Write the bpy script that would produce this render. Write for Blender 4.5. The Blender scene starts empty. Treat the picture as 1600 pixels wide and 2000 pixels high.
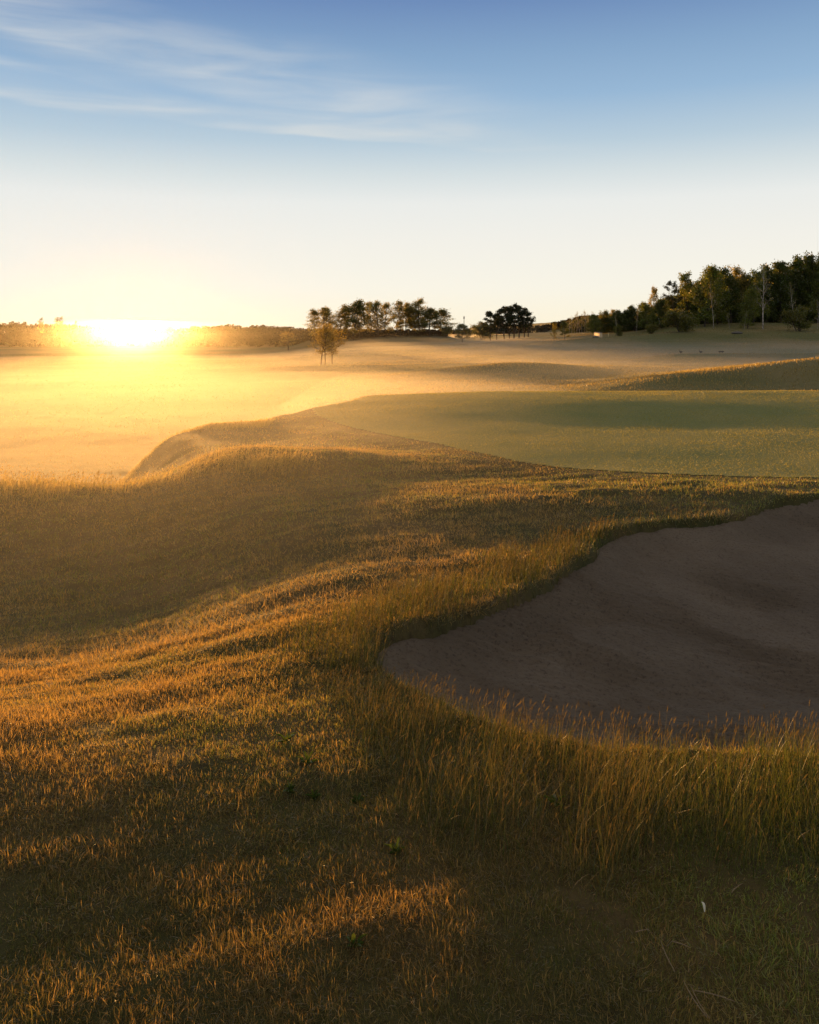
import bpy, math, random
import numpy as np
from mathutils import Vector

# ------------------------------------------------------------------ camera, sky, sun, exposure
S = bpy.context.scene
COL = S.collection
EXPOSURE = 1.0
SUN_AZ, SUN_EL = math.radians(-18.8), math.radians(1.8)
F, U0, V0 = 1600.0, 800.0, 640.0

cam = bpy.data.cameras.new('camera')
cam_o = bpy.data.objects.new('camera', cam)
COL.objects.link(cam_o)
cam_o.location = (0, 0, 0)
cam_o.rotation_euler = (math.pi / 2, 0, 0)
cam.sensor_fit = 'VERTICAL'
cam.sensor_height = 36.0
cam.lens = 28.8
cam.shift_y = -0.18
cam.clip_start = 0.05
cam.clip_end = 20000
S.camera = cam_o

S.render.engine = 'CYCLES'
S.view_settings.view_transform = 'Standard'
S.view_settings.look = 'None'
S.view_settings.gamma = 1.0
S.view_settings.use_curve_mapping = False
S.view_settings.exposure = EXPOSURE
cy = S.cycles
cy.max_bounces = 6
cy.diffuse_bounces = 3
cy.glossy_bounces = 2
cy.transmission_bounces = 4
cy.volume_bounces = 0
cy.transparent_max_bounces = 48
cy.caustics_reflective = False
cy.caustics_refractive = False
cy.use_denoising = True
cy.sample_clamp_indirect = 6.0

world = bpy.data.worlds.new('World')
S.world = world
world.use_nodes = True
wt = world.node_tree
wt.nodes.clear()


class NT:
    """tiny helper to write node graphs"""
    def __init__(self, tree):
        self.t = tree

    def n(self, typ, **kw):
        nd = self.t.nodes.new(typ)
        for k, v in kw.items():
            setattr(nd, k, v)
        return nd

    def l(self, a, b):
        self.t.links.new(a, b)

    def put(self, sock, v):
        if isinstance(v, bpy.types.NodeSocket):
            self.l(v, sock)
        elif v is not None:
            sock.default_value = v

    def m(self, op, a, b=None, c=None, clamp=False):
        nd = self.n('ShaderNodeMath', operation=op, use_clamp=clamp)
        self.put(nd.inputs[0], a)
        if b is not None:
            self.put(nd.inputs[1], b)
        if c is not None:
            self.put(nd.inputs[2], c)
        return nd.outputs[0]

    def mix(self, f, a, b, blend='MIX'):
        nd = self.n('ShaderNodeMixRGB', blend_type=blend)
        self.put(nd.inputs[0], f)
        self.put(nd.inputs[1], a if isinstance(a, bpy.types.NodeSocket) else (*a, 1) if len(a) == 3 else a)
        self.put(nd.inputs[2], b if isinstance(b, bpy.types.NodeSocket) else (*b, 1) if len(b) == 3 else b)
        return nd.outputs[0]

    def ramp(self, f, stops, interp='LINEAR'):
        nd = self.n('ShaderNodeValToRGB')
        cr = nd.color_ramp
        cr.interpolation = interp
        while len(cr.elements) < len(stops):
            cr.elements.new(0.5)
        for e, (p, c) in zip(cr.elements, stops):
            e.position = p
            e.color = (*c, 1) if not isinstance(c, (int, float)) else (c, c, c, 1)
        self.put(nd.inputs[0], f)
        return nd.outputs[0]

    def noise(self, vec, scale, detail=4, rough=0.55, dist=0.0):
        nd = self.n('ShaderNodeTexNoise')
        if vec is not None:
            self.l(vec, nd.inputs['Vector'])
        nd.inputs['Scale'].default_value = scale
        nd.inputs['Detail'].default_value = detail
        nd.inputs['Roughness'].default_value = rough
        nd.inputs['Distortion'].default_value = dist
        return nd.outputs['Fac']

    def sstep(self, x, a, b):
        nd = self.n('ShaderNodeMapRange', interpolation_type='SMOOTHSTEP')
        self.put(nd.inputs[0], x)
        nd.inputs[1].default_value = a
        nd.inputs[2].default_value = b
        nd.inputs[3].default_value = 0
        nd.inputs[4].default_value = 1
        return nd.outputs[0]


def lin(r, g, b):
    f = lambda c: (c / 255 / 12.92) if c <= 10 else ((c / 255 + 0.055) / 1.055) ** 2.4
    return (f(r), f(g), f(b))


W = NT(wt)
tc = W.n('ShaderNodeTexCoord')
sep = W.n('ShaderNodeSeparateXYZ')
W.l(tc.outputs['Generated'], sep.inputs[0])
X, Y, Z = sep.outputs
hor = W.m('SQRT', W.m('ADD', W.m('MULTIPLY', X, X), W.m('MULTIPLY', Y, Y)))
elev = W.m('DIVIDE', Z, W.m('MAXIMUM', hor, 1e-3))           # tangent of the elevation
azim = W.m('ARCTAN2', X, Y)
sky = W.n('ShaderNodeTexSky', sky_type='NISHITA', sun_disc=False, sun_elevation=SUN_EL, sun_rotation=SUN_AZ)
sky.dust_density = 0.1
sky.ozone_density = 2.0
K = 10.0 / 2 ** EXPOSURE
# dawn gradient: warm white horizon to blue; warm grey overhead added to fill shade
f_el = W.m('DIVIDE', elev, 0.8, clamp=True)
SKY = [(0.0, (253, 244, 218)), (0.06, (249, 245, 231)), (0.13, (243, 241, 233)), (0.19, (235, 237, 234)),
       (0.235, (213, 223, 226)), (0.28, (186, 206, 220)), (0.35, (152, 184, 214)), (0.42, (134, 167, 202)),
       (0.50, (110, 141, 187)), (0.62, (132, 140, 158)), (1.0, (172, 160, 146))]
grad = W.ramp(f_el, [(p, lin(*c)) for p, c in SKY])
# thin cirrus, streaks drawn out sideways
cxyz = W.n('ShaderNodeCombineXYZ')
W.l(azim, cxyz.inputs[0])
W.l(elev, cxyz.inputs[1])
mp = W.n('ShaderNodeMapping')
mp.inputs['Scale'].default_value = (1.0, 7.0, 1)
mp.inputs['Rotation'].default_value = (0, 0, math.radians(8))
W.l(cxyz.outputs[0], mp.inputs[0])
warp = W.noise(mp.outputs[0], 3.0, 3)
fine = W.noise(mp.outputs[0], 5.0, 6, 0.52, 0.5)
e2 = W.m('ADD', elev, W.m('MULTIPLY', W.m('SUBTRACT', warp, 0.5), 0.05))


def streak(c0, slope, curve, w_up, w_dn, a0, a1, k):
    ctr = W.m('ADD', W.m('ADD', W.m('MULTIPLY', azim, slope), c0), W.m('MULTIPLY', W.m('MULTIPLY', azim, azim), curve))
    d = W.m('SUBTRACT', e2, ctr)
    up = W.m('SUBTRACT', 1.0, W.sstep(d, 0.0, w_up))
    dn = W.sstep(d, -w_dn, 0.0)
    band = W.m('MULTIPLY', up, dn)
    ends = W.m('MULTIPLY', W.sstep(azim, a0 - 0.12, a0 + 0.05), W.m('SUBTRACT', 1.0, W.sstep(azim, a1 - 0.2, a1 + 0.1)))
    tex = W.sstep(fine, 0.28, 0.80)
    return W.m('MULTIPLY', W.m('MULTIPLY', W.m('MULTIPLY', band, ends), W.m('ADD', tex, 0.12)), k)


cl = streak(0.226, -0.062, 0.0, 0.035, 0.008, -0.9, 0.16, 0.6)
cl = W.m('ADD', cl, streak(0.252, -0.17, 0.02, 0.085, 0.03, -0.9, 0.12, 0.56))
cl = W.m('ADD', cl, streak(0.262, -0.04, 0.0, 0.03, 0.025, -0.9, -0.34, 0.85), clamp=True)
col = W.mix(cl, grad, lin(226, 226, 222))
# a low warm aureole round the sun, in the sky itself
sv = Vector((math.sin(SUN_AZ) * math.cos(SUN_EL), math.cos(SUN_AZ) * math.cos(SUN_EL), math.sin(SUN_EL)))
col = W.mix(0.012, W.mix(1.0, col, (K, K, K), 'MULTIPLY'), sky.outputs[0])
bg = W.n('ShaderNodeBackground')
bg.inputs['Strength'].default_value = 0.1
W.l(col, bg.inputs['Color'])
wo = W.n('ShaderNodeOutputWorld')
W.l(bg.outputs[0], wo.inputs['Surface'])

sun = bpy.data.lights.new('sun', 'SUN')
sun.energy = 5.0
sun.angle = math.radians(0.5)
sun.color = (1.0, 0.48, 0.12)
sun_o = bpy.data.objects.new('sun', sun)
COL.objects.link(sun_o)
sun_o.location = (-40, 60, 60)
sun_o.rotation_euler = (-sv).to_track_quat('-Z', 'Y').to_euler()


# ------------------------------------------------------------------ numeric helpers
def sst(a, b, x):
    t = np.clip((np.asarray(x, float) - a) / (b - a), 0, 1)
    return t * t * (3 - 2 * t)


def _h(ix, iy, seed):
    n = (ix.astype(np.int64) * 374761393 + iy.astype(np.int64) * 668265263 + seed * 974634777) & 0xFFFFFFFF
    n = ((n ^ (n >> 13)) * 1274126177) & 0xFFFFFFFF
    n = (n ^ (n >> 16)) & 0xFFFFFFFF
    return n / 4294967295.0


def vn(x, y, seed=0):
    ix, iy = np.floor(x), np.floor(y)
    fx, fy = x - ix, y - iy
    fx = fx * fx * fx * (fx * (fx * 6 - 15) + 10)
    fy = fy * fy * fy * (fy * (fy * 6 - 15) + 10)
    a, b = _h(ix, iy, seed), _h(ix + 1, iy, seed)
    c, d = _h(ix, iy + 1, seed), _h(ix + 1, iy + 1, seed)
    return (a + (b - a) * fx) * (1 - fy) + (c + (d - c) * fx) * fy


def fbm(x, y, seed=0, oct=3, gain=0.5):
    s, a, t = 0.0, 1.0, 0.0
    for k in range(oct):
        s = s + a * (vn(x * 2 ** k + 17.3 * k, y * 2 ** k - 9.1 * k, seed + k) - 0.5)
        t += a
        a *= gain
    return s / t * 2


def G(x, y, cx, cy_, sx, sy):
    return np.exp(-0.5 * (((x - cx) / sx) ** 2 + ((y - cy_) / sy) ** 2))


def table(pts, sm=0.05):
    """smooth profile over the forward distance"""
    px, pz = np.array(pts, float).T
    t = np.linspace(0, math.log(1 + px[-1]), 4000)
    z = np.interp(np.exp(t) - 1, px, pz)
    k = int(sm / (t[1] - t[0]))
    ker = np.exp(-0.5 * (np.arange(-3 * k, 3 * k + 1) / k) ** 2)
    zz = np.convolve(np.pad(z, 3 * k, mode='edge'), ker / ker.sum(), 'valid')
    return lambda y: np.interp(np.log(1 + np.clip(y, 0, px[-1])), t, zz)


# ------------------------------------------------------------------ the lie of the land (camera height = 0)
P_R = table([(0, -2.05), (2, -2.07), (3, -2.07), (4, -2.07), (5.5, -2.15), (6.6, -2.19), (8, -2.27), (10, -2.31), (12, -2.32), (13.5, -2.33), (16, -2.36),
             (19.5, -2.39), (22, -2.325), (24.5, -2.22), (26.5, -2.205), (30, -2.265), (33, -2.7), (38, -3.35), (50, -3.75), (75, -4.3),
             (110, -4.7), (150, -4.7), (200, -4.5), (250, -4.4), (400, -5.2), (700, -6), (1600, -7)], 0.035)
P_L = table([(0, -2.05), (2, -2.07), (3, -2.05), (3.7, -2.04), (4.2, -2.075), (4.6, -2.14), (5.2, -2.31), (5.8, -2.45), (6.6, -2.64), (8, -2.82), (9.5, -2.86), (11, -2.74), (12.6, -2.55),
             (13.4, -2.56), (14.5, -2.85), (17, -3.6), (20, -3.92), (25, -4.03), (40, -4.3), (80, -4.95), (120, -5.5),
             (200, -6.6), (320, -7.6), (500, -7.8), (700, -7.8), (1600, -8)], 0.03)

RIM = np.array([(-.26, 5.25), (-.25, 5.5), (-.08, 5.72), (.18, 5.90), (.38, 6.12), (.59, 6.34), (.86, 6.66), (1.14, 7.04), (1.42, 7.55), (1.79, 8.18), (2.02, 8.70),
                (2.27, 9.1), (2.6, 9.38), (2.99, 9.56), (3.5, 9.72), (4.04, 9.95), (4.4, 10.35), (4.8, 10.67), (5.4, 10.85), (7, 11.1), (8.6, 10.4), (9.6, 8.8), (9.4, 6.6),
                (8.2, 5.0), (6.4, 4.4), (4.4, 4.16), (3, 4.04), (1.79, 3.98), (1.34, 4.0), (.93, 4.08), (.55, 4.24), (.28, 4.45), (.08, 4.75), (-.15, 5.0)])
GREEN = np.array([(-3.0, 25.4), (-2.55, 23.0), (-1.6, 20.6), (-.59, 18.8), (.1, 17.6), (.62, 16.8), (1.0, 15.9), (1.5, 15.1), (1.95, 14.3), (2.4, 13.8), (3.0, 13.4), (3.7, 13.1), (4.9, 12.8),
                  (6.4, 12.6), (9, 12.9), (13, 14.0), (17, 17), (19, 21), (18.6, 26), (15.5, 30.0), (10, 31.2), (5, 31.0), (1.5, 30.3), (-1.0, 29.0), (-2.6, 27.2)])


def poly_sd(P, x, y):
    """signed distance to a closed polygon, positive inside"""
    x, y = np.asarray(x, float), np.asarray(y, float)
    d2 = np.full(x.shape, 1e9)
    ins = np.zeros(x.shape, bool)
    n = len(P)
    for i in range(n):
        ax, ay = P[i]
        bx, by = P[(i + 1) % n]
        ex, ey = bx - ax, by - ay
        t = np.clip(((x - ax) * ex + (y - ay) * ey) / (ex * ex + ey * ey), 0, 1)
        d2 = np.minimum(d2, (x - ax - t * ex) ** 2 + (y - ay - t * ey) ** 2)
        c = ((ay > y) != (by > y))
        with np.errstate(divide='ignore', invalid='ignore'):
            xi = ax + (y - ay) * ex / (ey if ey != 0 else 1e-9)
        ins ^= c & (x < xi)
    return np.where(ins, 1, -1) * np.sqrt(d2)


def sd_box(P, x, y, far, pad=2.5):
    x, y = np.asarray(x, float), np.asarray(y, float)
    out = np.full(x.shape, far)
    lo, hi = P.min(0) - pad, P.max(0) + pad
    m = (x > lo[0]) & (x < hi[0]) & (y > lo[1]) & (y < hi[1])
    if m.any():
        out[m] = poly_sd(P, x[m], y[m])
    return out


def bunker_sd(x, y):
    s = sd_box(RIM, x, y, -9.0)
    m = s > -1.0
    if m.any():
        s[m] += 0.05 * fbm(x[m] * 3.5, y[m] * 3.5, 77, 3) + .10 * fbm(x[m] * 1.3, y[m] * 1.3, 79, 2) * (y[m] < 5)
    return s


def base_land(x, y):
    """large shapes only"""
    x, y = np.asarray(x, float), np.asarray(y, float)
    yy = np.where(y > 0, y, 0)
    xl = np.interp(yy, [0, 5, 8, 13, 17, 19.5, 21, 22.5, 25, 27, 32, 40, 80, 120, 300], [-1.2, -1.3, -1.8, -3.4, -5.4, -6.4, -6.0, -4.9, -4.1, -3.4, -3.6, -4.6, -6, -8, -20])
    hw = np.interp(yy, [0, 8, 13, 20, 25, 30, 40, 100, 300], [1.2, 1.3, 1.5, 1.0, 1.3, 2.4, 5, 18, 50])
    w = sst(xl - hw, xl + hw, x)
    z = P_L(yy) * (1 - w) + P_R(yy) * w
    z = z - .22 * (1 - sst(-4, 4.5, x)) * G(x, y, x, 28, 1, 3.6)
    # foreground knoll crest runs outward to the right
    z = z + 0.04 * G(x, y, -0.9, 6.0, 0.9, 0.55)
    z = z + 0.10 * G(x, y, -6.8, 12.9, 1.6, .8) - 0.06 * G(x, y, -4.4, 12.8, .9, .8)
    z = z + 0.26 * G(x, y, -2.3, 14.3, 1.5, 0.8) - 0.05 * G(x, y, -3.0, 17.2, 2.0, 1.2)
    z = z - 0.15 * G(x, y, -4.2, 20.8, 2.2, 3.0)
    # apron between bunker and green
    z = z + 0.12 * G(x, y, 4.2, 11.3, 2.2, 0.7) + 0.08 * G(x, y, 1.2, 10.3, 1.0, .6)
    # rough covered ridge behind the green
    amp = np.interp(x, [6.5, 9, 12, 16, 21, 30, 48], [0, .42, .88, 1.32, 1.85, 2.15, 2.2])
    yc = 41 + .10 * (x - 12)
    dy = y - yc
    z = z + amp * np.where(dy < 0, np.exp(-.5 * (dy / 2.4) ** 2), np.exp(-.5 * (dy / 7.0) ** 2))
    amp2 = np.interp(x, [12, 20, 26, 34, 60], [0, .5, .95, 1.3, 1.5])
    z = z + amp2 * np.exp(-.5 * ((y - 62 - .08 * x) / 4.0) ** 2)
    z = z + 1.0 * G(x, y, 9.5, 75, 6, 5) + .5 * G(x, y, 22, 84, 8, 5)
    z = z + .3 * G(x, y, -6, 100, 11, 6)
    z = z + 1.25 * sst(26, 38, x) * np.exp(-.5 * ((y - 112) / 3.2) ** 2) * (1 - .7 * sst(62, 95, x))
    # rising ground on the right up to the wood
    hill = sst(110, 215, y) * sst(8, 85, x)
    z = z + 5.0 * hill * (1 - .55 * sst(240, 420, y))
    z = z + 7 * sst(210, 275, y) * sst(66, 100, x)
    z = z + 1.0 * G(x, y, 88, 203, 22, 8) + .8 * G(x, y, 40, 180, 9, 5) + .7 * G(x, y, 62, 182, 9, 5) - .4 * G(x, y, 50, 160, 12, 6)
    # bank under the grove
    z = z + 2.7 * sst(-42, -31, x) * (1 - sst(8, 20, x)) * np.exp(-.5 * ((y - 266) / 5.5) ** 2)
    z = z + 1.1 * sst(4, 14, x) * (1 - sst(30, 60, x)) * np.exp(-.5 * ((y - 290) / 9) ** 2)
    # low wooded hills on the skyline to the left
    z = z + 4.2 * np.exp(-.5 * ((y - 450) / 45) ** 2) * (1 - sst(-60, 40, x))
    return z


def land(x, y):
    x, y = np.asarray(x, float), np.asarray(y, float)
    z = base_land(x, y)
    gs = sd_box(GREEN, x, y, -9.0, 4.0)
    calm = sst(-1.2, 0.3, gs)
    r = np.hypot(x, y)
    near = 1 - sst(30, 70, r)
    z = z + (1 - calm) * near * ((.02 + .04 * sst(5, 9, r)) * fbm(x / 1.6, y / 1.6, 3, 3) + .032 * fbm((x * .947 + y * .322) / .85, (y * .947 - x * .322) / .27, 8, 3) * (1 - sst(9, 22, r)))
    z = z + calm * (.035 * fbm(x / 6, y / 3.5, 5, 2) + .010 * fbm(x / 1.4, y / 1.4, 6, 2))
    z = z + sst(25, 80, r) * .28 * fbm(x / 16, y / 16, 11, 3)
    return z


def ripple(x, y):
    ph = (y + .25 * x) * 2 * math.pi / .085 + 5 * fbm(x / .5, y / .5, 28, 3) + 1.5 * fbm(x / .1, y / .1, 29, 2)
    return .015 * np.sin(ph) * sst(-.15, .35, fbm(x / 1.1, y / .9, 31, 2)) + .007 * fbm(x / .05, y / .05, 33, 2)


def sand_z(x, y, s):
    rim = base_land(x, y)
    return rim - .06 - .10 * sst(0, .4, s) - .32 * sst(0, 2.2, s) + .03 * fbm(x / .6, y / .6, 21, 3) + .016 * fbm(x / .14, y / .14, 24, 2) + ripple(x, y)


def ground(x, y):
    """the turf surface, cut down under the bunker"""
    z = land(x, y)
    s = bunker_sd(x, y)
    m = s > 0
    if m.any():
        t = sst(0.0, .07, s[m])
        z[m] = z[m] * (1 - t) + (sand_z(x[m], y[m], s[m]) - .15) * t
    lip = np.exp(-.5 * ((s + .06) / .08) ** 2) * .03 * (y > 5)
    return z + lip


# ------------------------------------------------------------------ object helpers
def tag(o, label=None, cat=None, group=None, kind=None):
    for k, v in (('label', label), ('category', cat), ('group', group), ('kind', kind)):
        if v:
            o[k] = v
    return o


def mesh_np(name, verts, quads=None, tris=None, smooth=False, attrs=None):
    me = bpy.data.meshes.new(name)
    verts = np.asarray(verts, np.float32)
    nq = 0 if quads is None else len(quads)
    nt_ = 0 if tris is None else len(tris)
    me.vertices.add(len(verts))
    me.vertices.foreach_set('co', verts.ravel())
    idx = []
    if nq:
        idx.append(np.asarray(quads, np.int32).ravel())
    if nt_:
        idx.append(np.asarray(tris, np.int32).ravel())
    idx = np.concatenate(idx)
    me.loops.add(len(idx))
    me.loops.foreach_set('vertex_index', idx)
    me.polygons.add(nq + nt_)
    st = np.concatenate([np.arange(nq) * 4, nq * 4 + np.arange(nt_) * 3]).astype(np.int32)
    me.polygons.foreach_set('loop_start', st)
    me.polygons.foreach_set('use_smooth', np.full(nq + nt_, smooth))
    for k, v in (attrs or {}).items():
        a = me.attributes.new(k, 'FLOAT', 'POINT')
        a.data.foreach_set('value', np.asarray(v, np.float32))
    me.update()
    return me


def link(name, me, mat=None, parent=None):
    o = bpy.data.objects.new(name, me)
    COL.objects.link(o)
    if mat is not None and not len(me.materials):
        me.materials.append(mat)
    if parent is not None:
        o.parent = parent
    return o


def empty(name, loc, scale=(1, 1, 1), rz=0.0):
    o = bpy.data.objects.new(name, None)
    COL.objects.link(o)
    o.location = loc
    o.scale = scale
    o.rotation_euler = (0, 0, rz)
    return o


# ------------------------------------------------------------------ materials
def material(name):
    m = bpy.data.materials.new(name)
    m.use_nodes = True
    m.node_tree.nodes.clear()
    t = NT(m.node_tree)
    out = t.n('ShaderNodeOutputMaterial')
    return m, t, out


def leaf_material(name, c0, c1, c2=None, trans=.45, rough=.5, spec=.10, top=1.2):
    """blade or leaf: diffuse and light coming through; colour runs along the attributes dry and tint"""
    m, t, out = material(name)
    dry = t.n('ShaderNodeAttribute', attribute_name='dry').outputs['Fac']
    tint = t.n('ShaderNodeAttribute', attribute_name='tint').outputs['Fac']
    c = t.mix(dry, c0, c1)
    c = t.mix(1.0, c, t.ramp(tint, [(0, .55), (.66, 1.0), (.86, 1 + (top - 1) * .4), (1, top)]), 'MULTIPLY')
    d = t.n('ShaderNodeBsdfDiffuse')
    t.l(c, d.inputs['Color'])
    tr = t.n('ShaderNodeBsdfTranslucent')
    tcx = t.mix(1.0, c, (1.45, 1.25, .75), 'MULTIPLY')
    t.l(tcx, tr.inputs['Color'])
    mx = t.n('ShaderNodeMixShader')
    mx.inputs[0].default_value = trans
    t.l(d.outputs[0], mx.inputs[1])
    t.l(tr.outputs[0], mx.inputs[2])
    gl = t.n('ShaderNodeBsdfGlossy')
    gl.inputs['Roughness'].default_value = rough
    gl.inputs['Color'].default_value = (1, 1, 1, 1)
    lw = t.n('ShaderNodeLayerWeight')
    lw.inputs['Blend'].default_value = .25
    mx2 = t.n('ShaderNodeMixShader')
    t.l(t.m('MULTIPLY', lw.outputs['Fresnel'], spec), mx2.inputs[0])
    t.l(mx.outputs[0], mx2.inputs[1])
    t.l(gl.outputs[0], mx2.inputs[2])
    t.l(mx2.outputs[0], out.inputs[0])
    return m


def bark_material(name, c0, c1, scale=6.0, zs=.2):
    m, t, out = material(name)
    tcn = t.n('ShaderNodeTexCoord')
    mpn = t.n('ShaderNodeMapping')
    mpn.inputs['Scale'].default_value = (1, 1, zs)
    t.l(tcn.outputs['Object'], mpn.inputs[0])
    f = t.noise(mpn.outputs[0], scale, 5, .65)
    b = t.n('ShaderNodeBsdfPrincipled')
    t.l(t.ramp(f, [(.38, c0), (.62, c1)]), b.inputs['Base Color'])
    b.inputs['Roughness'].default_value = .9
    t.l(b.outputs[0], out.inputs[0])
    return m


def soil_material():
    m, t, out = material('turf_ground')
    g = t.n('ShaderNodeNewGeometry')
    p = g.outputs['Position']
    big = t.noise(p, .05, 4)
    mid = t.noise(p, .9, 5, .6)
    sm = t.noise(p, 14, 5, .7)
    c = t.mix(t.sstep(mid, .36, .66), (.060, .062, .022), (.12, .09, .038))
    c = t.mix(t.m('MULTIPLY', t.sstep(sm, .45, .7), .6), c, (.045, .032, .018))
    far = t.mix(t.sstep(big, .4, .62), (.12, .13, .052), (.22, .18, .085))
    ln = t.n('ShaderNodeVectorMath', operation='LENGTH')
    t.l(p, ln.inputs[0])
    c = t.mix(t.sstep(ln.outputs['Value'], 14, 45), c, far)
    b = t.n('ShaderNodeBsdfPrincipled')
    t.l(c, b.inputs['Base Color'])
    b.inputs['Roughness'].default_value = .95
    b.inputs['Specular IOR Level'].default_value = .15
    bp = t.n('ShaderNodeBump')
    bp.inputs['Strength'].default_value = .8
    bp.inputs['Distance'].default_value = .04
    t.l(t.m('ADD', sm, t.m('MULTIPLY', t.noise(p, 45, 4, .7), .5)), bp.inputs['Height'])
    t.l(bp.outputs[0], b.inputs['Normal'])
    t.l(b.outputs[0], out.inputs[0])
    return m


def sand_material():
    m, t, out = material('bunker_sand')
    g = t.n('ShaderNodeNewGeometry')
    p = g.outputs['Position']
    big = t.noise(p, .8, 4)
    fin = t.noise(p, 38, 6, .8)
    grit = t.noise(p, 260, 3, .7)
    c = t.mix(t.sstep(big, .35, .68), (.150, .120, .088), (.205, .166, .124))
    c = t.mix(t.m('MULTIPLY', t.sstep(fin, .5, .64), .75), c, (.07, .052, .042))
    b = t.n('ShaderNodeBsdfPrincipled')
    t.l(c, b.inputs['Base Color'])
    b.inputs['Roughness'].default_value = .95
    b.inputs['Specular IOR Level'].default_value = .2
    wv = t.n('ShaderNodeTexWave')
    wv.wave_type = 'BANDS'
    wv.bands_direction = 'Y'
    wv.inputs['Scale'].default_value = 5.5
    wv.inputs['Distortion'].default_value = 5.0
    wv.inputs['Detail'].default_value = 3
    wv.inputs['Detail Scale'].default_value = .35
    t.l(p, wv.inputs['Vector'])
    rake = t.m('MULTIPLY', wv.outputs['Fac'], t.sstep(t.noise(p, 1.6, 3), .42, .62))
    h = t.m('ADD', t.m('MULTIPLY', rake, .35), t.m('ADD', t.noise(p, 16, 5, .7), t.m('MULTIPLY', grit, .4)))
    bp = t.n('ShaderNodeBump')
    bp.inputs['Strength'].default_value = 1.0
    bp.inputs['Distance'].default_value = .03
    t.l(h, bp.inputs['Height'])
    t.l(bp.outputs[0], b.inputs['Normal'])
    t.l(b.outputs[0], out.inputs[0])
    return m


def green_material():
    m, t, out = material('mown_green')
    g = t.n('ShaderNodeNewGeometry')
    p = g.outputs['Position']
    a = t.noise(p, .5, 4)
    f = t.noise(p, 22, 5, .75)
    c = t.mix(t.sstep(a, .35, .65), (.185, .20, .062), (.235, .225, .072))
    c = t.mix(t.m('MULTIPLY', t.sstep(f, .42, .7), .5), c, (.12, .15, .052))
    b = t.n('ShaderNodeBsdfPrincipled')
    t.l(c, b.inputs['Base Color'])
    b.inputs['Roughness'].default_value = .85
    b.inputs['Specular IOR Level'].default_value = .2
    bp = t.n('ShaderNodeBump')
    bp.inputs['Strength'].default_value = .7
    bp.inputs['Distance'].default_value = .02
    t.l(f, bp.inputs['Height'])
    t.l(bp.outputs[0], b.inputs['Normal'])
    t.l(b.outputs[0], out.inputs[0])
    return m


def volume_material(name, density, aniso, color):
    m, t, out = material(name)
    v = t.n('ShaderNodeVolumePrincipled')
    v.inputs['Color'].default_value = (*color, 1)
    v.inputs['Density'].default_value = density
    v.inputs['Anisotropy'].default_value = aniso
    t.l(v.outputs[0], out.inputs['Volume'])
    return m


def plain(name, c, rough=.7, noise=.25):
    m, t, out = material(name)
    tcn = t.n('ShaderNodeTexCoord')
    f = t.noise(tcn.outputs['Object'], 9, 4)
    b = t.n('ShaderNodeBsdfPrincipled')
    t.l(t.mix(f, tuple(k * (1 - noise) for k in c), tuple(min(1, k * (1 + noise)) for k in c)), b.inputs['Base Color'])
    b.inputs['Roughness'].default_value = rough
    t.l(b.outputs[0], out.inputs[0])
    return m


# ------------------------------------------------------------------ ground sheet, sand, green
def polar_sheet(fz, radii, a0, a1, na, nrest):
    ang = np.concatenate([np.linspace(a0, a1, na), np.linspace(a1, a0 + 2 * math.pi, nrest + 2)[1:-1]])
    A, R = np.meshgrid(ang, radii)
    x, y = (np.sin(A) * R), (np.cos(A) * R)
    z = fz(x.ravel(), y.ravel())
    n = len(ang)
    v = np.column_stack([x.ravel(), y.ravel(), z])
    i = np.arange(len(radii) - 1)[:, None] * n
    j = np.arange(n)[None, :]
    j2 = (j + 1) % n
    q = np.stack([i + j, i + j2, i + n + j2, i + n + j], -1).reshape(-1, 4)
    c = len(v)
    zc = fz(np.array([0.]), np.array([0.]))[0]
    v = np.vstack([v, [[0, 0, zc]]])
    jj = np.arange(n)
    tr = np.stack([np.full(n, c), (jj + 1) % n, jj], -1)
    return v, q, tr


R_END = 1150.0
rad = np.concatenate([np.geomspace(.3, 1.5, 24)[:-1], np.geomspace(1.5, R_END, 900)])
gv, gq, gt = polar_sheet(ground, rad, math.radians(-50), math.radians(50), 760, 90)
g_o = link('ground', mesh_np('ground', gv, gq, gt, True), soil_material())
tag(g_o, kind='structure')


def clip_grid(P, pad, step, fz):
    lo, hi = P.min(0) - pad, P.max(0) + pad
    xs, ys = np.arange(lo[0], hi[0], step), np.arange(lo[1], hi[1], step)
    Xg, Yg = np.meshgrid(xs, ys)
    x, y = Xg.ravel(), Yg.ravel()
    s = poly_sd(P, x, y)
    z = fz(x, y, s)
    n = len(xs)
    i = np.arange(len(ys) - 1)[:, None] * n
    j = np.arange(n - 1)[None, :]
    q = np.stack([i + j, i + j + 1, i + n + j + 1, i + n + j], -1).reshape(-1, 4)
    q = q[(s[q] > -pad).any(1)]
    used, inv = np.unique(q, return_inverse=True)
    return np.column_stack([x, y, z])[used], inv.reshape(-1, 4)


sv_, sq_ = clip_grid(RIM, .16, .018, sand_z)
tag(link('sand_bunker', mesh_np('sand_bunker', sv_, sq_, smooth=True), sand_material()), kind='structure')
gvv, gqq = clip_grid(GREEN, .0, .10, lambda x, y, s: land(x, y) + .006)
tag(link('putting_green', mesh_np('putting_green', gvv, gqq, smooth=True), green_material()), kind='structure')

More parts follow.
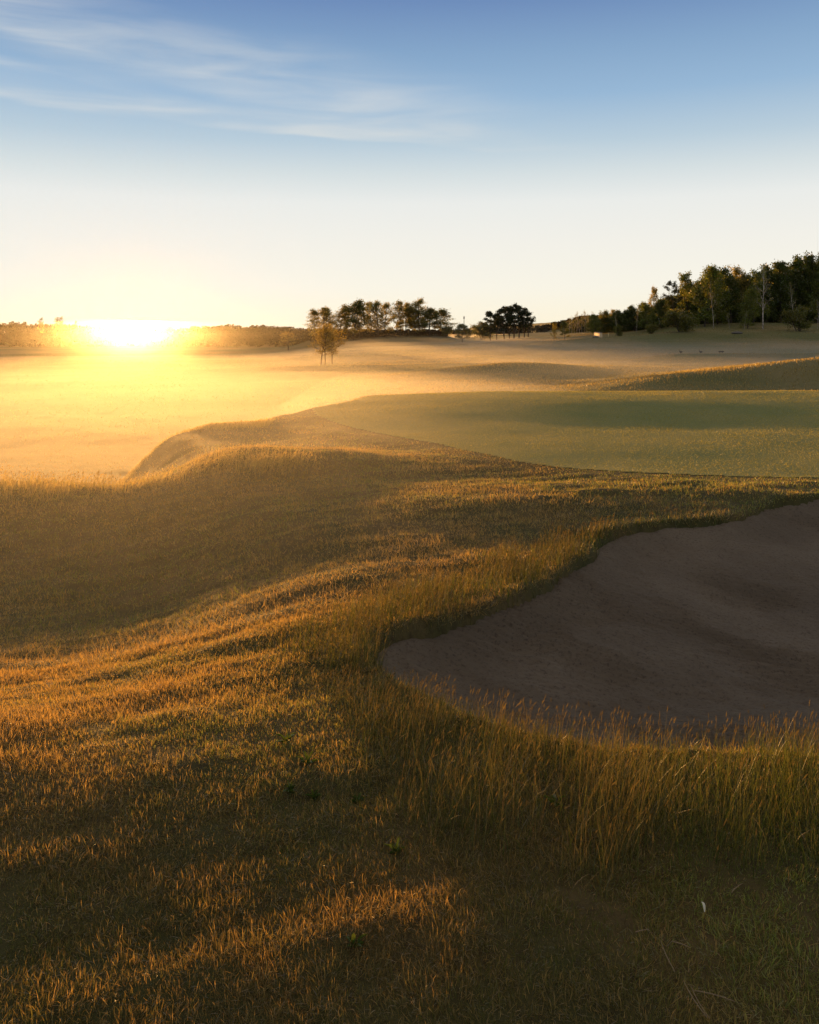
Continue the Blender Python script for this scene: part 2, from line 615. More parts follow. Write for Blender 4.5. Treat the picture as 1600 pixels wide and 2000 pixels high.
# ------------------------------------------------------------------ haze and ground mist
haze_m = volume_material('haze', .000006, .88, (1.0, .97, .93))
hb = [(-1200, -1200, -9.5), (1200, -1200, -9.5), (1200, 1200, -9.5), (-1200, 1200, -9.5)]
hb += [(x, y, 21.5) for x, y, _ in hb]
hq = [(3, 2, 1, 0), (4, 5, 6, 7), (0, 1, 5, 4), (1, 2, 6, 5), (2, 3, 7, 6), (3, 0, 4, 7)]
tag(link('haze', mesh_np('haze', hb, hq), haze_m), kind='stuff')


def mist_layer(name, top, depth, density, aniso, r1=520.0, r0=6.0):
    def ftop(x, y):
        return np.minimum(top(x, y), 30)
    radii = np.concatenate([np.geomspace(r0, r1, 120)])
    ang = np.linspace(math.radians(-62), math.radians(62), 140)
    A, R = np.meshgrid(ang, radii)
    x, y = (np.sin(A) * R).ravel(), (np.cos(A) * R).ravel()
    zt = ftop(x, y)
    zb = np.minimum(zt, base_land(x, y)) - depth
    n, k = len(ang), len(radii)
    N = n * k
    v = np.vstack([np.column_stack([x, y, zt]), np.column_stack([x, y, zb])])
    i = np.arange(k - 1)[:, None] * n
    j = np.arange(n - 1)[None, :]
    tq = np.stack([i + j, i + j + 1, i + n + j + 1, i + n + j], -1).reshape(-1, 4)
    bq = tq[:, ::-1] + N
    rim = np.concatenate([np.arange(n), n * np.arange(1, k) + n - 1, N - 2 - np.arange(n - 1), n * np.arange(k - 2, -1, -1)])
    r2 = np.roll(rim, -1)
    sq = np.stack([rim, rim + N, r2 + N, r2], -1)[:-1]
    o = link(name, mesh_np(name, v, np.vstack([tq, bq, sq]), smooth=False), volume_material(name, density, aniso, (1, .975, .94)))
    return tag(o, kind='stuff')


def mist_top(level, cap, near0, near1, far0, far1, bump):
    """level surface of a mist bank, never deeper than cap over the turf, sinking into it at its ends"""
    def f(x, y):
        g = base_land(x, y)
        r = np.hypot(x, y)
        lv = np.interp(r, level[0], level[1]) + bump * fbm(x / 22, y / 22, 41, 3) * sst(10, 60, r)
        zt = np.minimum(lv, g + cap)
        e = sst(near0, near1, r) * (1 - sst(far0, far1, r))
        return (g - .8) * (1 - e) + zt * e
    return f


_gm = mist_top(([6, 20, 40, 80, 150, 300], [-2.2, -2.2, -2.4, -2.7, -2.9, -2.6]), 3.0, 7, 30, 330, 460, .4)


def ground_mist_top(x, y):
    """level over the fairways; in the deeper valley on the left it sinks and thins out before the wood"""
    g = base_land(x, y)
    r = np.hypot(x, y)
    lf = 1 - sst(-.22, -.02, x / np.maximum(r, 1))
    lv = np.interp(r, [20, 60, 110, 150, 190, 230], [-2.2, -3.0, -4.1, -4.9, -6.0, -8.3]) + .25 * fbm(x / 22, y / 22, 41, 3)
    return _gm(x, y) * (1 - lf) + np.minimum(_gm(x, y), lv) * lf


mist_layer('ground_mist', ground_mist_top, .7, .0022, .60)


def valley_top(x, y):
    """very thin added veil giving the sun its white glare, up to the level of the wood"""
    g = base_land(x, y)
    r = np.hypot(x, y)
    a = x / np.maximum(r, 1)
    e = sst(12, 80, r) * (1 - sst(270, 305, r)) * (1 - sst(.05, .45, a))
    return (g - .9) * (1 - e) + (np.interp(r, [10, 30, 120, 280], [-2.0, -1.8, -.6, 2.6]) + .4 * fbm(x / 30, y / 30, 51, 2)) * e


mist_layer('sun_glare_mist', valley_top, .9, .00030, .980, r0=10, r1=310)  # added for the white glare round the sun


def hollow_top(k, lift, f0, f1, a0, a1):
    """a wisp of mist in the valley on the left, drawn over the hollow to imitate lens flare, thinning out towards the green"""
    def f(x, y):
        g = base_land(x, y)
        r = np.hypot(x, y)
        lv = np.interp(r, [3, 7, 14, 25, 60, 140], [-1.75, -1.0, -1.1, -1.5, -2.2, -3.2]) + lift * sst(4, 20, r)
        lv = lv + (.10 + .35 * sst(15, 60, r)) * fbm(x / 9, y / 14, 47 + 5 * k, 3)
        e = sst(3.2, 8, r) * (1 - sst(f0, f1, r)) * (1 - sst(a0, a1, x / np.maximum(r, 1)))
        return (g - .8 - .05 * k) * (1 - e) + np.minimum(lv, g + 3.2 + .1 * k) * e
    return f


for k_, (lift, f0, f1, a0, a1) in enumerate([(.1, 10, 60, -.25, .4), (-.25, 24, 90, -.1, .55), (.3, 30, 130, -.3, .35), (-.5, 16, 150, -.15, .5)]):
    mist_layer('mist_wisp', hollow_top(k_, lift, f0, f1, a0, a1), .7, .0012, .62, r0=3.0, r1=160)  # valley mist, its near end added to give a lens flare veil

def green_wisp_top(x, y):
    g = base_land(x, y)
    r = np.hypot(x, y)
    a = x / np.maximum(r, 1)
    e = sst(8, 17, r) * (1 - sst(24, 62, r)) * sst(-.30, -.05, a) * (1 - sst(.0, .46, a))
    return (g - .95) * (1 - e) + (np.interp(r, [8, 20, 40, 70], [-1.7, -1.3, -1.5, -2.0]) + .16 * fbm(x / 7, y / 9, 71, 3)) * e


mist_layer('mist_wisp', green_wisp_top, .85, .0034, .58, r0=7, r1=72)


def field_top(x, y):
    g = base_land(x, y)
    r = np.hypot(x, y)
    e = sst(34, 60, r) * (1 - sst(200, 300, r)) * sst(-.12, .22, x / np.maximum(r, 1))
    return (g - .85) * (1 - e) + np.minimum(np.interp(r, [34, 80, 150, 300], [-2.6, -2.7, -2.3, -1.5]) + .5 * fbm(x / 25, y / 18, 61, 3), g + 2.2) * e


mist_layer('field_mist', field_top, .75, .0024, .5, r0=33, r1=305)

# ------------------------------------------------------------------ grass
rng = np.random.default_rng(7)


def blades(pos, h, w, az, lean, curl, seg=2, dry=None, tint=None, tipdry=.0, face=None):
    """many curved blades as one mesh: pos (N,3) roots; lean, curl in radians; az = direction they lean to"""
    N = len(pos)
    fa = rng.uniform(0, 2 * math.pi, N) if face is None else face
    sx, sy = np.cos(fa), np.sin(fa)
    lx, ly = np.cos(az), np.sin(az)
    V = np.zeros((N, 2 * seg + 1, 3), np.float32)
    p = pos.astype(np.float32).copy()
    for k in range(seg + 1):
        t = k / seg
        if k < seg:
            ww = w * .5 * (1 - .45 * t)
            V[:, 2 * k] = p + np.column_stack([-sx * ww, -sy * ww, 0 * ww])
            V[:, 2 * k + 1] = p + np.column_stack([sx * ww, sy * ww, 0 * ww])
            a = lean + curl * (t + .5 / seg)
            st = h / seg
            p = p + np.column_stack([lx * np.sin(a) * st, ly * np.sin(a) * st, np.cos(a) * st])
        else:
            V[:, 2 * seg] = p
    b = (np.arange(N) * (2 * seg + 1))[:, None]
    q = np.concatenate([b + np.array([[2 * k, 2 * k + 1, 2 * k + 3, 2 * k + 2]]) for k in range(seg - 1)]) if seg > 1 else None
    tr = b + np.array([[2 * seg - 2, 2 * seg - 1, 2 * seg]])
    tt = np.concatenate([np.repeat(np.arange(seg) / seg, 2), [1.0]])[None, :]
    D = np.clip(dry[:, None] + tipdry * (tt - .3), 0, 1)
    T = np.repeat(tint[:, None], 2 * seg + 1, 1)
    return V.reshape(-1, 3), q, tr, D.ravel(), T.ravel(), p


def join(parts):
    vs, qs, ts, ds, tn = [], [], [], [], []
    n = 0
    for v, q, t, d, ti in parts:
        vs.append(v)
        ds.append(d)
        tn.append(ti)
        if q is not None:
            qs.append(q + n)
        if t is not None:
            ts.append(t + n)
        n += len(v)
    return np.concatenate(vs), (np.concatenate(qs) if qs else None), (np.concatenate(ts) if ts else None), np.concatenate(ds), np.concatenate(tn)


def scatter(n, r0, r1, p=1.0, half=34.0):
    """points over a fan in front of the camera position, density falling as r^-p"""
    a = np.radians(rng.uniform(-half, half, n))
    u = rng.uniform(0, 1, n)
    if abs(p - 2) < 1e-6:
        r = r0 * (r1 / r0) ** u
    else:
        e = 2 - p
        r = (r0 ** e + u * (r1 ** e - r0 ** e)) ** (1 / e)
    return np.sin(a) * r, np.cos(a) * r


def tall_weight(x, y):
    """0..1 how much uncut rough grows here"""
    s = bunker_sd(x, y)
    out = -s
    front = (y < 5.0)
    side = (x < .3) & (y >= 4.2) & (y < 6.6)
    wf = np.interp(x, [-1.2, -.5, .1, .6, 1.3, 2.2, 4, 8], [.2, .5, 1.25, 1.3, 1.12, 1.05, 1.1, 1.1])
    wn = np.interp(x, [-1, 0, .8, 1.6, 2.0, 2.4, 5], [.75, .85, .85, .6, .35, .05, .0])
    width = np.where(y < 5.2, wf, wn) * (1 + .35 * fbm(x * 1.4, y * 1.4, 60, 3))
    w = (1 - sst(.55, 1.05, out / np.maximum(width, .02))) * (out > -.04) * (out < 4)
    w2 = np.exp(-.5 * ((y - (12.9 + .12 * (x + 6) * (x > -6) + .25 * np.sin(x * 1.3))) / .30) ** 2) * (1 - sst(-2.4, -1.2, x)) * .9
    return np.clip(np.maximum(w, 0), 0, 1), np.clip(w2, 0, 1), s


def fields(x, y):
    c1 = fbm(x / .16, y / .16, 90, 2)
    c2 = fbm(x / .7, y / .7, 95, 3)
    c3 = fbm(x / 3.0, y / 3.0, 99, 2)
    return c1, c2, c3


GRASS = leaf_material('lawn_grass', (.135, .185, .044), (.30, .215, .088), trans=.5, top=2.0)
ROUGH = leaf_material('rough_grass', (.068, .108, .024), (.155, .124, .060), trans=.5)
FAIR = leaf_material('fairway_grass', (.14, .165, .060), (.32, .26, .12), trans=.5)


def lawn(n, r0, r1, p, h0, h1, w, seg, half=34.0):
    x, y = scatter(n, r0, r1, p, half)
    tw, cw, s = tall_weight(x, y)
    gs = sd_box(GREEN, x, y, -9.0, 1.0)
    keep = (s < .02) & (gs < .06)
    keep &= (rng.uniform(0, 1, n) > .75 * (1 - sst(-.30, -.14, x / y)) * sst(15, 18, y))
    c1, c2, c3 = fields(x, y)
    bare = sst(.25, .55, fbm(x / .33, y / .33, 130, 3) - .10)
    keep &= rng.uniform(0, 1, n) > .8 * bare
    x, y, c1, c2, c3, tw, s = [k[keep] for k in (x, y, c1, c2, c3, tw, s)]
    m = len(x)
    r = np.hypot(x, y)
    z = ground(x, y) - .004
    fringe = sst(-1.6, -.3, sd_box(GREEN, x, y, -9.0, 2.0)) 
    h = rng.uniform(h0, h1, m) * np.clip(1 + .55 * c1 + .4 * c2, .3, 1.8) * (1 - .45 * fringe)
    az = 2 * math.pi * vn(x / .16, y / .16, 140) * 2 + rng.normal(0, 1.3, m)
    lean = np.abs(rng.normal(1.1, .55, m))
    curl = rng.normal(.3, 1.0, m)
    dead = rng.uniform(0, 1, m) < .16
    dry = np.clip(.52 + .55 * c2 + .5 * c3 + rng.normal(0, .22, m) - .22 * sst(.5, 3.0, x - .12 * y) - .35 * fringe, 0, 1)
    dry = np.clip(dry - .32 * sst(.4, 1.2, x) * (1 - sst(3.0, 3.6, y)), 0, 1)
    dry = np.where(dead, 1.0, dry)
    v, q, t, d, ti, _ = blades(np.column_stack([x, y, z]), h, w * rng.uniform(.7, 1.35, m) * np.maximum(1, r / r0 * .75), az, lean, curl, seg, dry, np.where(dead, rng.uniform(.7, .9, m), np.maximum(np.clip(rng.uniform(.0, .45, m) + .55 * sst(2.9, 4.8, r), 0, .88), rng.uniform(.30, 1.05, m).clip(0, 1) * sst(.35, 1.1, x) * (1 - sst(3.0, 3.5, y)))), .35)  # tint holds painted light: sunlit knoll outward and shaded right foreground lightened
    return v, q, t, d, ti


def grass_object(name, parts, mat, label):
    v, q, t, d, ti = join(parts)
    o = link(name, mesh_np(name, v, q, t, False, {'dry': d, 'tint': ti}), mat)
    tag(o, label, 'grass', None, 'stuff')
    return o


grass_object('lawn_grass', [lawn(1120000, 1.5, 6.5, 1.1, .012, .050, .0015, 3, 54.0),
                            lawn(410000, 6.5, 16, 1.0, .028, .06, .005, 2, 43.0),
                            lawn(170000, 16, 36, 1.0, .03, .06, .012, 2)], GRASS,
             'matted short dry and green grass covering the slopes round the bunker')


def far_turf(n, r0, r1):
    x, y = scatter(n, r0, r1, 1.35)
    gs = sd_box(GREEN, x, y, -9.0, 1.0)
    k = (gs < -.1) & (rng.uniform(0, 1, n) > .85 * (1 - sst(-.14, .02, x / y)))
    x, y = x[k], y[k]
    m = len(x)
    r = np.hypot(x, y)
    c2, c3 = fbm(x / 5, y / 5, 150, 3), fbm(x / 22, y / 22, 155, 2)
    ridge = np.clip((base_land(x, y) - base_land(x, y - 6)) * 1.2, 0, 1) * (x > 5) * (r < 75)
    h = rng.uniform(.05, .11, m) * (1 + .5 * c2 + .4 * ridge)
    dry = np.clip(.55 + .6 * c3 + .3 * c2 + .35 * ridge + rng.normal(0, .18, m), 0, 1)
    v, q, t, d, ti, _ = blades(np.column_stack([x, y, ground(x, y) - .01]), h, .018 * (r / 36) ** .9 * rng.uniform(.8, 1.3, m) * 1.6,
                               rng.uniform(0, 6.28, m), np.abs(rng.normal(.3, .25, m)), rng.uniform(0, .8, m), 2, dry, rng.uniform(0, 1, m), .2)
    return v, q, t, d, ti


grass_object('fairway_grass', [far_turf(330000, 34, 230)], FAIR, 'short grass over the misty fairways and ridges behind the green')


def green_turf(n):
    x, y = scatter(n, 13, 33, 1.0)
    gs = sd_box(GREEN, x, y, -9.0, 1.0)
    k = gs > .0
    x, y = x[k], y[k]
    m = len(x)
    r = np.hypot(x, y)
    c2 = fbm(x / 1.5, y / 1.5, 170, 3)
    v, q, t, d, ti, _ = blades(np.column_stack([x, y, land(x, y) + .004]), rng.uniform(.010, .022, m) * (1 + .4 * c2), .009 * r / 20 * rng.uniform(.8, 1.3, m),
                               rng.uniform(0, 6.28, m), np.abs(rng.normal(.4, .3, m)), rng.uniform(0, .6, m), 2,
                               np.clip(.16 + .25 * c2 + rng.normal(0, .12, m), 0, 1), rng.uniform(0, 1, m), .1)
    return v, q, t, d, ti


GREENT = leaf_material('green_turf', (.29, .30, .085), (.44, .36, .13), trans=.45)
grass_object('green_turf', [green_turf(330000)], GREENT, 'closely mown turf with dew on the putting green')


def rough(n_leaf, n_stalk):
    parts = []
    # ---- round the bunker
    for kind, n in (('leaf', n_leaf), ('stalk', n_stalk)):
        x = rng.uniform(-1.7, 6.5, n * 3)
        y = rng.uniform(2.2, 9.8, n * 3)
        tw, cw, s = tall_weight(x, y)
        c1 = fbm(x / .3, y / .3, 200, 3)
        k = rng.uniform(0, 1, n * 3) < tw * np.clip(.65 + .8 * c1, .1, 1) * np.where((x > .58 * y + .8), 0.25, 1) * np.where(y > 5, .75, 1)
        x, y, tw, c1, s = [a[k] for a in (x, y, tw, c1, s)]
        m = len(x)
        z = ground(x, y) - .005
        lush = sst(.6, 1.8, x) * (y < 5)
        H = np.interp(y, [2.2, 3, 4.2, 5.5, 7, 9.5], [.20, .33, .33, .24, .21, .16]) * (.45 + .55 * tw) * (1 + .25 * c1)
        edge = np.interp(x, [-.3, .1, .6, 1.3, 3, 8], [5.0, 4.75, 4.25, 4.02, 4.05, 4.4])
        H = H * np.where(y < 5, np.interp(edge - y, [-.1, .1, .35, .8], [.42, .5, .82, 1.0]), 1)
        H = H * np.where(y < 5, np.interp(x, [-.8, -.1, .25, .6, 1.2, 2.5], [.6, .62, .8, .92, 1.0, 1.05]), 1)
        r = np.hypot(x, y)
        wind = .35 + .9 * fbm(x / .8, y / .8, 207, 2)
        if kind == 'leaf':
            h = H * rng.uniform(.35, .95, m)
            dry = np.clip(.32 - .30 * lush + .35 * c1 + rng.normal(0, .2, m), 0, 1)
            v, q, t, d, ti, _ = blades(np.column_stack([x, y, z]), h, rng.uniform(.0015, .0028, m) * np.maximum(1, r / 4), wind + rng.normal(0, 1.6, m),
                                       np.abs(rng.normal(.10, .14, m)), np.abs(rng.normal(.35, .45, m)), 4, dry, rng.uniform(0, 1, m), .55)
            parts.append((v, q, t, d, ti))
        else:
            h = H * rng.uniform(.65, 1.22, m)
            dry = np.clip(.66 - .50 * lush - .12 * (y > 5.2) + rng.normal(0, .15, m), 0, 1)
            az = wind + rng.normal(0, .9, m)
            lean, curl = np.abs(rng.normal(.06, .09, m)), np.abs(rng.normal(.3, .3, m))
            v, q, t, d, ti, tip = blades(np.column_stack([x, y, z]), h, rng.uniform(.0010, .0018, m) * np.maximum(1, r / 4), az, lean, curl, 4, dry, rng.uniform(0, 1, m), .5)
            parts.append((v, q, t, d, ti))
            parts.append(heads(tip, az, lean + curl, rng.uniform(.02, .05, m), rng.uniform(.0011, .0022, m) * np.maximum(1, r / 4.5)))
    return parts


def crests():
    parts = []
    # ---- along the far crest on the left
    n = 60000
    x = rng.uniform(-11, -.6, n)
    y = rng.uniform(11.4, 15.2, n)
    tw, cw, s = tall_weight(x, y)
    c1 = fbm(x / .5, y / .5, 220, 3)
    k = rng.uniform(0, 1, n) < cw * np.clip(.6 + .8 * c1, .05, 1)
    x, y, c1 = x[k], y[k], c1[k]
    m = len(x)
    h = rng.uniform(.08, .26, m) * (1 + .35 * c1) * np.interp(x, [-8, -6, -4, -1], [1.25, 1.15, .85, .7])
    az = rng.normal(.5, 1.2, m)
    lean, curl = np.abs(rng.normal(.12, .16, m)), np.abs(rng.normal(.45, .4, m))
    v, q, t, d, ti, tip = blades(np.column_stack([x, y, ground(x, y) - .005]), h, rng.uniform(.004, .008, m), az, lean, curl, 3,
                                 np.clip(.7 + rng.normal(0, .2, m), 0, 1), rng.uniform(.3, .85, m), .3)
    parts.append((v, q, t, d, ti))
    s2 = rng.uniform(0, 1, m) < .5
    parts.append(heads(tip[s2], az[s2], (lean + curl)[s2], rng.uniform(.03, .05, s2.sum()), rng.uniform(.006, .011, s2.sum())))
    # ---- along the brow of the shoulder beyond it, pale blades added as its lit rim
    n = 9000
    x = rng.uniform(-7.0, -3.6, n)
    y = np.interp(x, [-7, -6.2, -5, -3, -1.2], [18.6, 19.8, 20.9, 21.6, 21.8]) + rng.normal(0, .35, n)
    h = rng.uniform(.04, .11, n)
    v, q, t, d, ti, tip = blades(np.column_stack([x, y, ground(x, y) - .005]), h, rng.uniform(.008, .014, n), rng.uniform(0, 6.28, n), np.abs(rng.normal(.2, .2, n)),
                                 rng.uniform(0, .7, n), 2, np.clip(.75 + rng.normal(0, .2, n), 0, 1), rng.uniform(.3, 1, n), .2)
    parts.append((v, q, t, d, ti))
    # ---- on the ridge behind the green
    n = 32000
    x = rng.uniform(9, 34, n)
    y = 41 + .10 * (x - 12) + rng.normal(3.6, 3.4, n)
    c1 = fbm(x / 2.2, y / 2.2, 230, 3)
    k = rng.uniform(0, 1, n) < np.clip(.35 + 1.1 * c1, .0, 1)
    x, y, c1 = x[k], y[k], c1[k]
    m = len(x)
    h = rng.uniform(.07, .18, m) * (1 + .4 * c1)
    v, q, t, d, ti, tip = blades(np.column_stack([x, y, ground(x, y) - .01]), h, rng.uniform(.013, .022, m), rng.uniform(0, 6.28, m),
                                 np.abs(rng.normal(.15, .15, m)), rng.uniform(0, .7, m), 2, np.clip(.75 + rng.normal(0, .15, m), 0, 1), rng.uniform(.0, .8, m), .2)
    parts.append((v, q, t, d, ti))
    return parts


def heads(tip, az, ang, ln, w):
    """seed heads: slim crossed spindles at the stalk tips"""
    m = len(tip)
    a = np.minimum(ang, 1.9)
    d = np.column_stack([np.cos(az) * np.sin(a), np.sin(az) * np.sin(a), np.cos(a)])
    s = np.cross(d, np.array([[.3, .9, .31]]))
    s /= np.linalg.norm(s, axis=1)[:, None] + 1e-9
    s2 = np.cross(d, s)
    V = np.zeros((m, 8, 3), np.float32)
    for k, sd in enumerate((s, s2)):
        V[:, 4 * k] = tip - d * ln[:, None] * .55
        V[:, 4 * k + 1] = tip + sd * w[:, None] - d * ln[:, None] * .05
        V[:, 4 * k + 2] = tip + d * ln[:, None] * .45
        V[:, 4 * k + 3] = tip - sd * w[:, None] - d * ln[:, None] * .05
    b = (np.arange(m) * 8)[:, None]
    q = np.concatenate([b + np.array([[0, 1, 2, 3]]), b + np.array([[4, 5, 6, 7]])])
    return V.reshape(-1, 3), q, None, np.full(m * 8, .95), np.repeat(rng.uniform(.2, .8, m), 8)


grass_object('rough_grass', rough(60000, 17000), ROUGH, 'tall uncut grass with seed heads along the bunker edge')

CREST = leaf_material('crest_grass', (.16, .18, .05), (.42, .34, .16), trans=.72)  # paler copy of the dry grass colour, backlight painted into it
grass_object('crest_grass', crests(), CREST, 'dry grass coloured pale as if backlit along the crests of the mounds')

# ------------------------------------------------------------------ trees
BARK = bark_material('dark_bark', (.030, .022, .016), (.075, .055, .038))
PBARK = bark_material('pine_bark', (.045, .028, .018), (.12, .068, .04))
WBARK = bark_material('birch_bark', (.10, .085, .07), (.52, .45, .38), 3.0, .6)
LEAF_SPRING = leaf_material('spring_leaves', (.19, .20, .05), (.32, .27, .085), trans=.7)
LEAF_DARK = leaf_material('dark_leaves', (.06, .095, .022), (.10, .115, .032), trans=.45)
LEAF_GOLD = leaf_material('golden_leaves', (.11, .16, .030), (.19, .20, .045), trans=.55)
LEAF_BRONZE = leaf_material('bronze_leaves', (.23, .20, .06), (.34, .27, .09), trans=.6)
LEAF_MID = leaf_material('mid_leaves', (.10, .125, .03), (.19, .175, .05), trans=.55)
NEEDLE = leaf_material('pine_needles', (.030, .045, .018), (.055, .058, .024), trans=.25)
WOODY = leaf_material('far_leaves', (.026, .024, .012), (.045, .034, .017), trans=.08, spec=.02)


def tube(chain, radii, k=5):
    P = np.asarray(chain, float)
    n = len(P)
    D = np.gradient(P, axis=0)
    D /= np.linalg.norm(D, axis=1)[:, None] + 1e-9
    ref = np.where(np.abs(D[:, 2:3]) > .9, [[1., 0, 0]], [[0, 0, 1.]])
    s = np.cross(D, ref)
    s /= np.linalg.norm(s, axis=1)[:, None] + 1e-9
    t = np.cross(D, s)
    a = np.arange(k) * 2 * math.pi / k
    V = P[:, None] + np.asarray(radii)[:, None, None] * (np.cos(a)[None, :, None] * s[:, None] + np.sin(a)[None, :, None] * t[:, None])
    i = np.arange(n - 1)[:, None] * k
    j = np.arange(k)[None, :]
    q = np.stack([i + j, i + (j + 1) % k, i + k + (j + 1) % k, i + k + j], -1).reshape(-1, 4)
    return V.reshape(-1, 3), q


def leaf_quads(C, size, r):
    """rhombic leaves at centres C with random orientation"""
    N = len(C)
    a = r.normal(size=(N, 3))
    a /= np.linalg.norm(a, axis=1)[:, None]
    b = np.cross(a, r.normal(size=(N, 3)))
    b /= np.linalg.norm(b, axis=1)[:, None]
    s = (size * r.uniform(.6, 1.4, N))[:, None]
    V = np.stack([C - a * s * .5, C + b * s * .32, C + a * s * .5, C - b * s * .32], 1).reshape(-1, 3)
    q = np.arange(N * 4).reshape(-1, 4)
    return V, q


def make_tree(seed, H=12., clear=.3, spread=4., limbs=16, subs=5, twigs=3, up=(.35, 1.0), lpt=10, lsize=.3, lspread=.45, r0=.2,
              shape='oval', stems=1, top_bias=0., bend=.04, fill=0, fill_r=None):
    r = np.random.default_rng(seed)
    tv, tq, C = [], [], []
    n0 = 0

    def add(ch, rr, k=5):
        nonlocal n0
        v, q = tube(ch, rr, k)
        tv.append(v)
        tq.append(q + n0)
        n0 += len(v)

    for sidx in range(stems):
        sa = r.uniform(0, 6.28)
        tilt = 0 if stems == 1 else r.uniform(.12, .38)
        hs = H * (1 if sidx == 0 else r.uniform(.7, .95))
        pts = [np.array([0., 0, -.3])]
        if stems > 1:
            pts[0] = np.array([math.cos(sa) * .25, math.sin(sa) * .25, -.3])
        nn = 10
        dr = np.array([math.cos(sa) * tilt, math.sin(sa) * tilt, 1.])
        for i in range(nn):
            dr = dr + np.array([r.normal(0, bend), r.normal(0, bend), 0])
            pts.append(pts[-1] + dr / np.linalg.norm(dr) * (hs * .96 + .3) / nn)
        P = np.array(pts)
        tt = np.linspace(0, 1, nn + 1)
        add(P, r0 * (1 - tt) ** .75 * (1 if stems == 1 else .6) + .012, 6)
        for b in range(limbs // stems):
            t = clear + (1 - clear) * ((b + r.uniform(.1, .9)) / (limbs // stems)) ** (1 - top_bias) * .97
            base = np.array([np.interp(t, tt, P[:, c]) for c in range(3)])
            q = (t - clear) / (1 - clear)
            if shape == 'oval':
                prof = math.sin(math.pi * min(1, .22 + .72 * q)) ** .8
            elif shape == 'cone':
                prof = (1 - q) * .95 + .08
            elif shape == 'fan':
                prof = .5 + .5 * q
            elif shape == 'umbrella':
                prof = .55 + .45 * math.sin(math.pi * q)
            else:
                prof = 1.0
            L = spread * prof * r.uniform(.75, 1.15)
            a = b * 2.399 + r.uniform(-.5, .5)
            el = up[0] + (up[1] - up[0]) * q + r.normal(0, .12)
            d = np.array([math.cos(a) * math.cos(el), math.sin(a) * math.cos(el), math.sin(el)])
            ch = [base]
            for i in range(4):
                d = d + r.normal(0, .10, 3) + np.array([0, 0, .05 if shape != 'cone' else -.02])
                d /= np.linalg.norm(d)
                ch.append(ch[-1] + d * L / 4)
            ch = np.array(ch)
            rb = r0 * .42 * (1 - t) ** .5 + .018
            add(ch, np.linspace(rb, .012, 5), 4)
            C.append(ch[-1])
            for s_ in range(subs):
                f = r.uniform(.3, 1.0)
                sb = np.array([np.interp(f, np.linspace(0, 1, 5), ch[:, c]) for c in range(3)])
                d2 = d + r.normal(0, .65, 3) + np.array([0, 0, .15])
                d2 /= np.linalg.norm(d2)
                L2 = L * r.uniform(.22, .45) + .2
                c2 = np.array([sb, sb + d2 * L2 * .5, sb + (d2 + r.normal(0, .2, 3)) * L2])
                add(c2, [rb * .42, rb * .26, .006], 3)
                C.append(c2[-1])
                C.append(c2[1])
                for w_ in range(twigs):
                    d3 = d2 + r.normal(0, .7, 3)
                    d3 /= np.linalg.norm(d3)
                    b3 = c2[r.integers(1, 3)]
                    e3 = b3 + d3 * L2 * r.uniform(.35, .7)
                    add(np.array([b3, e3]), [.012, .005], 3)
                    C.append(e3)
    C = np.array(C)
    cen = np.repeat(C, lpt, 0) + r.normal(0, lspread, (len(C) * lpt, 3)) * np.array([1, 1, .75])
    if fill:
        a = r.normal(size=(fill, 3))
        a /= np.linalg.norm(a, axis=1)[:, None]
        rr = r.uniform(.55, 1.0, fill)[:, None] ** .5
        fr = np.array(fill_r)
        cen = np.vstack([cen, a * rr * fr[None, :3] + np.array([0, 0, fr[3]])])
    cen = cen[cen[:, 2] > .15]
    lv, lq = leaf_quads(cen, lsize, r)
    N = len(cen)
    cl = vn(cen[:, 0] * .9 + 50, cen[:, 2] * .9 + 31, seed)
    dry = np.repeat(np.clip(r.normal(.4, .25, N) + (cl - .5) * .8, 0, 1), 4)
    tint = np.repeat(r.uniform(0, 1, N), 4)
    return (np.concatenate(tv), np.concatenate(tq)), (lv, lq, dry, tint), H


def proto(name, bark, leaf, **kw):
    (tv, tq), (lv, lq, d, ti), H = make_tree(**kw)
    tm = mesh_np(name + '_trunk', tv, tq, smooth=True)
    tm.materials.append(bark)
    cm = mesh_np(name + '_crown', lv, lq, attrs={'dry': d, 'tint': ti})
    cm.materials.append(leaf)
    top = float(lv[:, 2].max())
    wid = float(np.percentile(np.abs(lv[:, 0]), 98))
    return tm, cm, top, wid


